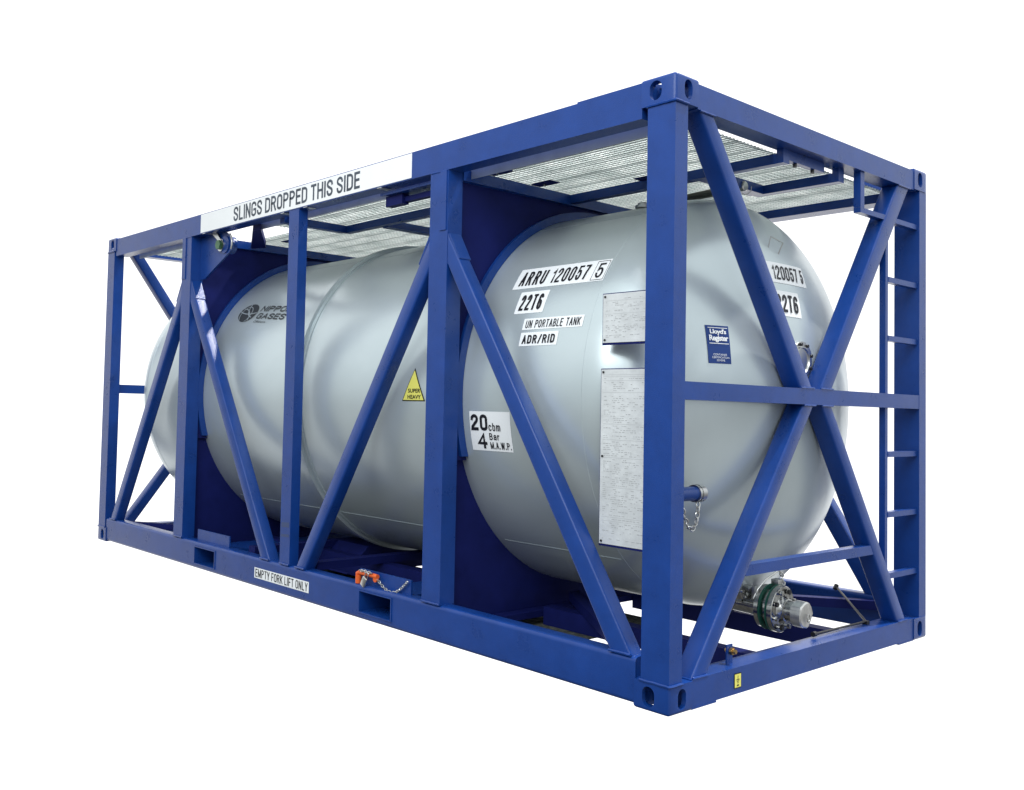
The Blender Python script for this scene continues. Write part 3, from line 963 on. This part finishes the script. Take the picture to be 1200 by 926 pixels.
# ---- labels on the shell and heads
bm = bmesh.new(); F = m_cyl
put_sheet(bm, -1.170, -.590, 31.2, 38.6, F, .0015, 0)
put_strokes(bm, 'ARRU', -1.138, -.966, 32.2, 37.2, 1, SDEG, F, .004, 1, .13, 0, .14)
put_strokes(bm, '120057', -.930, -.700, 32.2, 37.2, 1, SDEG, F, .004, 1, .115, 0, .12)
put_strokes(bm, '5', -.652, -.611, 32.2, 37.2, 1, SDEG, F, .004, 1, .115, 0)
for a, b_ in (((-.668, 31.6), (-.596, 31.6)), ((-.596, 31.6), (-.596, 38.0)), ((-.596, 38.0), (-.668, 38.0)), ((-.668, 38.0), (-.668, 31.6))):
    d = Vector(b_)-Vector(a)
    if abs(d.x) > .01: put_poly(bm, [(a[0], a[1]-.07), (b_[0], b_[1]-.07), (b_[0], b_[1]+.07), (a[0], a[1]+.07)], F, .0035, 1)
    else: put_poly(bm, [(a[0]-.0012, a[1]), (a[0]+.0012, a[1]), (b_[0]+.0012, b_[1]), (b_[0]-.0012, b_[1])], F, .0035, 1)
decal('number_label', bm, [LABEL, BLACK], tank, 'white label with slanted black number ARRU 120057 5')
bm = bmesh.new()
put_sheet(bm, -1.090, -.900, 22.9, 29.9, F, .0015, 0)
put_strokes(bm, '22T6', -1.067, -.922, 23.8, 28.8, 1, SDEG, F, .004, 1, .135, 0, .12)
decal('type_label', bm, [LABEL, BLACK], tank, 'white label reading 22T6')
bm = bmesh.new()
put_sheet(bm, -1.003, -.625, 17.9, 21.2, F, .0015, 0)
put_strokes(bm, 'UN PORTABLE TANK', -.984, -.640, 18.35, 20.6, 1, SDEG, F, .004, 1, .115, 0, .13, .48)
decal('type_label', bm, [LABEL, BLACK], tank, 'white label reading UN PORTABLE TANK')
bm = bmesh.new()
put_sheet(bm, -1.002, -.760, 13.3, 17.1, F, .0015, 0)
put_strokes(bm, 'ADR/RID', -.984, -.776, 13.9, 16.3, 1, SDEG, F, .004, 1, .19, 0, .18)
decal('type_label', bm, [LABEL, BLACK], tank, 'white label reading ADR/RID')
bm = bmesh.new()
put_sheet(bm, -1.316, -1.030, -15.5, -4.5, F, .0015, 0)
put_strokes(bm, '20', -1.306, -1.188, -9.8, -5.3, 1, SDEG, F, .004, 1, .19, 0, .15)
put_strokes(bm, 'cbm', -1.181, -1.100, -9.8, -7.6, 1, SDEG, F, .004, 1, .14, 0, .18)
put_strokes(bm, '4', -1.270, -1.203, -14.8, -10.5, 1, SDEG, F, .004, 1, .20, 0, .12)
put_strokes(bm, 'Bar', -1.182, -1.112, -12.3, -10.4, 1, SDEG, F, .004, 1, .15, 0, .20)
put_strokes(bm, 'M.A.W.P.', -1.182, -1.038, -14.8, -12.9, 1, SDEG, F, .004, 1, .14, 0, .16)
decal('capacity_label', bm, [LABEL, NAVY if False else BLACK], tank, 'white label reading 20 cbm 4 Bar M.A.W.P.')
bm = bmesh.new()
A = Vector((-1.757, 8.0)); B = Vector((-1.853, -2.0)); C_ = Vector((-1.660, -2.0))
def tri(s, h, mi):
    c = (A+B+C_)/3
    P = [c+(q-c)*s for q in (A, B, C_)]
    n = 8
    for i in range(n):   # horizontal strips so the triangle follows the shell
        a0, a1 = i/n, (i+1)/n
        l0 = P[1].lerp(P[0], a0); r0 = P[2].lerp(P[0], a0); l1 = P[1].lerp(P[0], a1); r1 = P[2].lerp(P[0], a1)
        put_poly(bm, [l0, r0, r1, l1] if i < n-1 else [l0, r0, l1], F, h, mi)
tri(1, .0015, 1); tri(.90, .0032, 0)
put_text(bm, 'SUPER', -1.800, -1.697, .55, 1.75, F, .005, 1, .02)
put_text(bm, 'HEAVY', -1.803, -1.692, -1.3, -.1, F, .005, 1, .02)
decal('warning_triangle', bm, [YELLOW, BLACK], tank, 'yellow triangle reading SUPER HEAVY')
# gas company mark
bm = bmesh.new()
lc = Vector((-3.855, 34.2)); lrx, lry = .128, 4.45
for k in range(36):
    a0, a1 = 2*PI*k/36, 2*PI*(k+1)/36
    put_poly(bm, [lc, (lc.x+lrx*math.cos(a0), lc.y+lry*math.sin(a0)), (lc.x+lrx*math.cos(a1), lc.y+lry*math.sin(a1))], F, .003, 0)
def arc2(c, rx, ry, a0, a1, wd, clip=True):
    n = 16; P = []
    for i in range(n+1):
        a = math.radians(a0+(a1-a0)*i/n)
        P.append((c[0]+rx*math.cos(a), c[1]+ry*math.sin(a)))
    for p, q in zip(P, P[1:]):
        if clip and any(((w_[0]-lc.x)/lrx)**2+((w_[1]-lc.y)/lry)**2 > 1.0 for w_ in (p, q)): continue
        p_ = Vector((p[0]*38, p[1])); q_ = Vector((q[0]*38, q[1])); d = (q_-p_).normalized(); nn = Vector((-d.y, d.x))*wd
        put_poly(bm, [((p_-nn).x/38, (p_-nn).y), ((q_-nn).x/38, (q_-nn).y), ((q_+nn).x/38, (q_+nn).y), ((p_+nn).x/38, (p_+nn).y)], F, .0045, 1)
arc2((lc.x-.02, lc.y-.8), .075, 3.9, 0, 360, .16)
arc2((lc.x+.05, lc.y+3.2), .20, 4.0, 180, 360, .22)
arc2((lc.x+.10, lc.y+3.9), .12, 6.5, 110, 260, .22)
arc2((lc.x-.11, lc.y-3.6), .16, 6.0, -20, 110, .18)
F2 = lambda u, v, h: m_cyl(u, v-4.8*(u+3.69), h)
put_strokes(bm, 'NIPPON', -3.695, -3.25, 34.3, 37.1, 1, SDEG, F2, .004, 0, .20, .35, .30)
put_strokes(bm, 'GASES', -3.700, -3.29, 30.7, 33.4, 1, SDEG, F2, .004, 0, .20, .35, .30)
put_text(bm, 'Offshore', -3.70, -3.53, 28.9, 29.9, F2, .004, 0, .0, .2)
decal('company_mark', bm, [LOGO, TANK], tank, 'dark round mark beside the words NIPPON GASES Offshore')

# labels on the near dished head
bm = bmesh.new(); G = m_head
put_sheet(bm, .845, 1.385, 1.850, 1.955, G, .002, 0, 24, 8)
put_strokes(bm, 'ARRU', .880, 1.035, 1.868, 1.940, 1, 1, G, .005, 1, .13, .15)
put_strokes(bm, '120057', 1.065, 1.310, 1.868, 1.940, 1, 1, G, .005, 1, .13, .15)
put_strokes(bm, '5', 1.332, 1.370, 1.868, 1.940, 1, 1, G, .005, 1, .13, .15)
decal('number_label', bm, [LABEL, BLACK], tank, 'white number label on the dished end')
bm = bmesh.new()
put_sheet(bm, 1.020, 1.262, 1.685, 1.810, G, .002, 0, 16, 8)
put_strokes(bm, '22T6', 1.040, 1.242, 1.705, 1.792, 1, 1, G, .005, 1, .16, .1)
decal('type_label', bm, [LABEL, BLACK], tank, 'white 22T6 label on the dished end')
bm = bmesh.new()
put_sheet(bm, .546, .674, 1.432, 1.606, G, .002, 0, 10, 10)
for z in (1.594, 1.522):
    put_poly(bm, [(.556, z), (.664, z), (.664, z+.003), (.556, z+.003)], G, .005, 1)
put_text(bm, "Lloyd's", .565, .655, 1.562, 1.590, G, .005, 1, .03, spacing=.9)
put_text(bm, 'Register', .558, .664, 1.528, 1.562, G, .005, 1, .03, spacing=.9)
put_text(bm, 'CONTAINER', .572, .648, 1.468, 1.477, G, .005, 1, .0)
put_text(bm, 'CERTIFICATION', .564, .660, 1.455, 1.464, G, .005, 1, .0)
put_text(bm, 'SCHEME', .588, .634, 1.442, 1.451, G, .005, 1, .0)
decal('inspection_label', bm, [NAVY, LABEL], tank, "navy label reading Lloyd's Register container certification scheme")

# ---- rating plates on stand-offs, behind the corner post
def data_plate(x0, x1, z0, z1, y, rows, label):
    bm = bmesh.new()
    bbox(bm, x0, x1, y, y+.002, z0, z1)
    dz = (z1-z0-.04)/rows
    def ink(xa, xb, z, h_):
        put_poly(bm, [(xa, z-h_), (xb, z-h_), (xb, z+h_), (xa, z+h_)], lambda u, v, h: (u, y-h, v), .0005, 1)
    for r in range(rows):
        z = z1-.02-dz*(r+.5)
        q = random.random()
        if q < .12: ink(x0+.012, x1-.012, z, .0005); continue
        if q < .20: continue
        x = x0+.016+(random.random() < .25)*.05
        lim = x1-.02-random.choice((0, 0, .04, .10, .16))*((x1-x0)/.3)
        while x < lim:
            l = random.uniform(.004, .018)
            if random.random() < .72: ink(x, min(x+l, lim), z, random.uniform(.0010, .0018))
            x += l+random.choice((.004, .004, .006, .03))
    pl = finish('data_plate', bm, [GREYPLATE, ENGRAVE], root, 0, smooth=False, label=label)
    box('plate_backing', x0-.004, x1+.004, y+.0025, y+.010, z0-.010, z1+.004, BLUE_SHADE, pl, 0)
    for za, zb in ((z0+.02, z0+.05), (z1-.05, z1-.02)):
        box('stand_off', x0, x0+.03, y+.0105, y+.09, za, zb, BLUE_SHADE, pl, 0)
    for x in (x0+.012, x1-.012):
        for z in ((z0+.012, z1-.012) if z1-z0 < .4 else (z0+.012, (z0+z1)/2, z1-.012)):
            bm = bmesh.new(); bcyl(bm, (x, y-.0002, z), (0, -.004, 0), .005, 10)
            finish('rivet', bm, RUBBER, pl, 0)
data_plate(-.444, -.135, 1.506, 1.722, .118, 24, 'small grey rating plate with rows of fine engraving')
data_plate(-.448, -.135, .622, 1.388, .118, 84, 'tall grey rating plate with rows of fine engraving')

# ---- blue tube with chained cap at the near corner post
bm = bmesh.new()
bcyl(bm, (-.16, .088, .853), (0, .335, .0), .031, 32)
sl = finish('document_tube', bm, BLUE, root, 0)
bm = bmesh.new()
brev(bm, [(0, .020), (0, .038), (.012, .038), (.012, .034), (.020, .034), (.020, .039), (.050, .039), (.054, .034), (.054, .010), (.085, .009), (.088, .001)], (-.16, .40, .853), 'y', 32)
bcyl(bm, (-.16, .465, .84), (.0, .004, .030), .007, 8)
finish('tube_cap', bm, CHAIN, sl, 0)
bm = bmesh.new()
bchain(bm, [(-.155, .30, .815), (-.15, .315, .76), (-.15, .345, .712), (-.15, .375, .70), (-.15, .405, .72), (-.15, .42, .79), (-.155, .425, .815)], .030, .0034)
finish('cap_chain', bm, CHAIN, sl, 0)
bm = bmesh.new(); bbox(bm, -.165, -.155, .27, .31, .808, .824); finish('chain_eye', bm, BLUE, sl, 0)

# ---- discharge valve under the head
VDX = .075
vy, vz = 1.185, .262
DV = Vector((VDX, .055, -.035))
ax = Vector((1, .02, -.04)).normalized()
Q = Vector((1, 0, 0)).rotation_difference(ax).to_matrix().to_4x4()
def vshift(bm, d=None):
    bmesh.ops.translate(bm, vec=d or DV, verts=bm.verts)
    return bm
def vrev(name, prof, x, m, parent, n=40):
    bm = bmesh.new()
    brev(bm, prof, (0, 0, 0), 'x', n)
    bmesh.ops.transform(bm, matrix=Matrix.Translation(Vector((x+VDX, vy, vz-.04*(x+.3)))) @ Q, verts=bm.verts)
    return finish(name, bm, m, parent, 0, ang=30)
bm = bmesh.new()
btube(bm, [(-.76, 1.12, .44), (-.70, 1.12, .345), (-.64, 1.125, .312), (-.54, 1.13, .306), (-.34, 1.13, .299)], .058, 28)
valve = finish('discharge_valve', vshift(bm), STEEL, root, 0)
vrev('body_flange', [(0, .001), (0, .082), (.022, .082), (.022, .001)], -.545, STEEL, valve)
vrev('body_flange', [(0, .001), (0, .104), (.020, .104), (.020, .001)], -.345, STEEL, valve)
vrev('gasket', [(0, .001), (0, .111), (.007, .111), (.007, .001)], -.319, GREEN, valve)
vrev('spacer_ring', [(0, .001), (0, .092), (.024, .092), (.024, .001)], -.308, STEEL, valve)
vrev('gasket', [(0, .001), (0, .114), (.009, .114), (.009, .001)], -.283, GREEN, valve)
vrev('outlet_flange', [(0, .001), (0, .113), (.022, .113), (.025, .110), (.025, .070), (.036, .060), (.050, .056), (.052, .050), (.090, .050), (.090, .001)], -.272, STEEL, valve)
for k in range(8):
    a = 2*PI*k/8+.39
    p = Vector((-.360+VDX, vy+.089*math.cos(a), vz+.089*math.sin(a)+.002))
    bm = bmesh.new()
    bcyl(bm, p, ax*.120, .0070, 8)
    finish('flange_bolt', bm, STEEL, valve, 0)
    bm = bmesh.new(); bcyl(bm, p+ax*.1203, ax*.012, .0125, 6)
    finish('flange_nut', bm, RUBBER if k % 2 else STEEL, valve, 0)
P = []
for k in range(48):
    a = 2*PI*k/48
    r = .062+.007*max(0, math.cos(a*2.5))**8
    P.append((r*math.cos(a), r*math.sin(a)))
bm = bmesh.new()
A1 = [bm.verts.new((0, y, z)) for y, z in P]; A2 = [bm.verts.new((.046, y, z)) for y, z in P]; A3 = [bm.verts.new((.052, y*.90, z*.90)) for y, z in P]
for u_, v_ in ((A1, A2), (A2, A3)):
    for i in range(48): bm.faces.new((u_[i], u_[(i+1) % 48], v_[(i+1) % 48], v_[i]))
bm.faces.new(A3); bm.faces.new(list(reversed(A1)))
MC = Matrix.Translation(Vector((-.181+VDX, vy+.002, vz-.008))) @ Q
bmesh.ops.transform(bm, matrix=MC, verts=bm.verts)
finish('outlet_cap', bm, CAPM, valve, 0, ang=30)
bm = bmesh.new()
btube(bm, [(.060, .011*math.cos(a)+.004, -.014+.019*math.sin(a)) for a in [2*PI*i/14 for i in range(14)]], .0028, 6, True)
bmesh.ops.transform(bm, matrix=MC, verts=bm.verts)
finish('cap_ring', bm, STEEL, valve, 0)
bm = bmesh.new()
bcyl(bm, (-.45, 1.10, .33), (0, -.035, .055), .040, 24)
finish('valve_bonnet', vshift(bm), STEEL, valve, .003)
bm = bmesh.new(); bcyl(bm, (-.45, 1.078, .365), (0, -.012, .022), .054, 24)
finish('bonnet_plate', vshift(bm), STEEL, valve, .003)
for k in range(6):
    a = 2*PI*k/6
    bm = bmesh.new(); bcyl(bm, Vector((-.45+.043*math.cos(a), 1.066-.018*math.sin(a), .387+.030*math.sin(a))), (0, -.008, .016), .008, 8)
    finish('bonnet_bolt', vshift(bm), CHAIN, valve, 0)
for pts, r in (([(-.56, 1.03, .335), (-.52, 1.02, .35), (-.47, 1.02, .345), (-.42, 1.01, .32), (-.39, 1.01, .325)], .008),
               ([(-.60, 1.04, .25), (-.56, 1.02, .225), (-.53, 1.03, .22), (-.50, 1.05, .24)], .010),
               ([(-.60, 1.09, .405), (-.50, 1.05, .42), (-.42, 1.03, .405), (-.36, 1.03, .38)], .016)):
    bm = bmesh.new(); btube(bm, pts, r, 10); finish('lever_arm', vshift(bm), STEEL, valve, 0)
bm = bmesh.new(); bbox(bm, -.36, -.335, 1.04, 1.07, .335, .40); finish('lever_plate', vshift(bm), CHAIN, valve, .002)
bm = bmesh.new(); bbox(bm, -.315, -.275, 1.14, 1.19, .402, .432); finish('lock_body', vshift(bm), CHAIN, valve, .003)
bm = bmesh.new(); btube(bm, [(-.345, 1.03, .34), (-.335, 1.055, .385), (-.32, 1.10, .43), (-.30, 1.15, .46), (-.29, 1.17, .475)], .005, 8); finish('lock_strap', vshift(bm), CHAIN, valve, 0)
bm = bmesh.new()
bchain(bm, [(-.29, 1.17, .48), (-.285, 1.19, .45), (-.275, 1.185, .415), (-.27, 1.175, .405)], .026, .0034)
finish('lock_chain', vshift(bm), CHAIN, valve, 0)

# ---- small things on the end rail
tb = box('earthing_tab', -.060, -.054, .500, .545, .122, .205, BLUE, root, .004)
bm = bmesh.new(); bcyl(bm, (-.075, .525, .178), (.05, 0, 0), .010, 8); bcyl(bm, (-.050, .525, .178), (.012, 0, 0), .017, 6)
finish('earthing_bolt', bm, BRASS, tb, 0)
bm = bmesh.new(); put_sheet(bm, .474, .530, .034, .098, lambda u, v, h: (-.0035+h, u, v), .0008, 1, 1, 1)
put_sheet(bm, .478, .526, .038, .094, lambda u, v, h: (-.0035+h, u, v), .0016, 0, 1, 1)
E_ = lambda u, v, h: (-.0035+h, u, v)
for a, b_, wd in (((.502, .088), (.502, .071), .003), ((.489, .071), (.515, .071), .003), ((.493, .064), (.511, .064), .003), ((.497, .057), (.507, .057), .003), ((.494, .047), (.510, .047), .006)):
    put_line(bm, a, b_, wd, E_, .0024, 1)
decal('earth_sticker', bm, [YELLOW, BLACK], root, 'small yellow sticker with a black earth symbol')
bm = bmesh.new()
btube(bm, [(-.085, 1.32, .140), (-.082, 1.865, .136)], .006, 8)
btube(bm, [(-.082, 1.865, .136), (-.444, 2.29, .216)], .006, 8)
bcyl(bm, (-.085, 1.31, .140), (0, .025, 0), .013, 8); bcyl(bm, (-.444, 2.275, .205), (.0, .02, .02), .013, 8)
bbox(bm, -.095, -.070, 1.85, 1.88, .1225, .140)
finish('stay_rod', bm, RUBBER, root, 0)

# ---- painted and stuck writing on the near side
bm = bmesh.new()
Z0, Z1 = 2.4305, 2.5755
bbox(bm, -4.030, -1.652, .0035, .0055, 2.436, 2.571)
for f in bm.faces: f.material_index = 0
put_strokes(bm, 'SLINGS DROPPED THIS SIDE', -3.552, -2.110, 2.456, 2.556, 1, 1, m_side(.0035), .001, 1, .155, 0, .115, .40)
decal('warning_band', bm, [WHITE, GREYTXT], near_top, 'white band reading SLINGS DROPPED THIS SIDE')
bm = bmesh.new()
for x in (-1.93, -2.67, -2.93, -3.98):
    bbox(bm, x-.02, x+.02, .004, .075, 2.4255, 2.4295)
finish('band_clips', bm, CHAIN, near_top, 0)
bm = bmesh.new()
put_sheet(bm, -3.142, -2.517, .069, .136, m_side(.0055), .001, 0, 1, 1)
put_strokes(bm, 'EMPTY FORK LIFT ONLY', -3.128, -2.530, .0765, .1285, 1, 1, m_side(.0055), .0015, 1, .14, 0, .12, .42)
decal('fork_lift_label', bm, [LABEL, BLACK], near_bottom, 'white label reading EMPTY FORK LIFT ONLY')
# scuffs on the middle post
bm = bmesh.new()
for (z, h_) in ((.43, .035), (.37, .022)):
    put_poly(bm, [(-2.842, z), (-2.752, z+.004), (-2.754, z+h_), (-2.840, z+h_-.006)], m_side(.0075), .0008, 0)
finish('rubbed_paint', bm, mat('scuffed_blue', (.035, .06, .16), .6), root, 0)

# ------------------------------------------------------------------ orange pin, its chain and the padlock
pin = empty('locking_pin', Vector((-2.07, .030, .200)),
            'bright orange cranked locking pin chained to the blue guard plate above the fork pocket', 'locking pin')
bm = bmesh.new()
bcyl(bm, (-2.062, .028, .201), (0, 0, .048), .017, 20)
finish('pin_foot', bm, ORANGE, pin, .003)
bm = bmesh.new()
btube(bm, [(-2.072, .028, .252), (-2.05, .028, .262), (-1.99, .028, .263), (-1.93, .026, .262), (-1.885, .024, .262)], .013, 14)
finish('pin_arm', bm, ORANGE, pin, 0)
bm = bmesh.new()
bcyl(bm, (-1.90, .030, .246), (0, -.014, 0), .016, 14)
finish('pin_knob', bm, ORANGE, pin, .002)
bm = bmesh.new()
path = []
for i in range(17):
    s = i/16
    x = -1.915+s*.27
    z = .268-.085*math.sin(PI*min(1, s*1.0))**1.0*(.75+.25*s)+.004*s
    path.append((x, .024+.012*s, z))
bchain(bm, path, .021, .0026)
bchain(bm, [(-2.04, .016, .276), (-1.98, .012, .280), (-1.92, .012, .276)], .021, .0026)
finish('chain', bm, CHAIN, pin, 0)

lock = empty('padlock', Vector((-1.975, .014, .196)),
             'small silver padlock hanging from the orange locking pin on the bottom rail', 'padlock')
bm = bmesh.new()
bbox(bm, -.019, .019, -.007, .007, -.028, .028)
bmesh.ops.transform(bm, matrix=Matrix.Translation((-1.982, .006, .222)) @ Matrix.Rotation(math.radians(28), 4, 'Y'), verts=bm.verts)
finish('lock_body', bm, CHAIN, lock, .004)
bm = bmesh.new()
T = Matrix.Translation((-1.965, .006, .252)) @ Matrix.Rotation(math.radians(28), 4, 'Y')
btube(bm, [T @ Vector((-.012, 0, -.008))]+[T @ Vector((-.012*math.cos(a), 0, .016+.012*math.sin(a))) for a in [PI*i/8 for i in range(9)]]+[T @ Vector((.012, 0, -.008))], .0032, 8)
finish('shackle', bm, CHAIN, lock, 0)
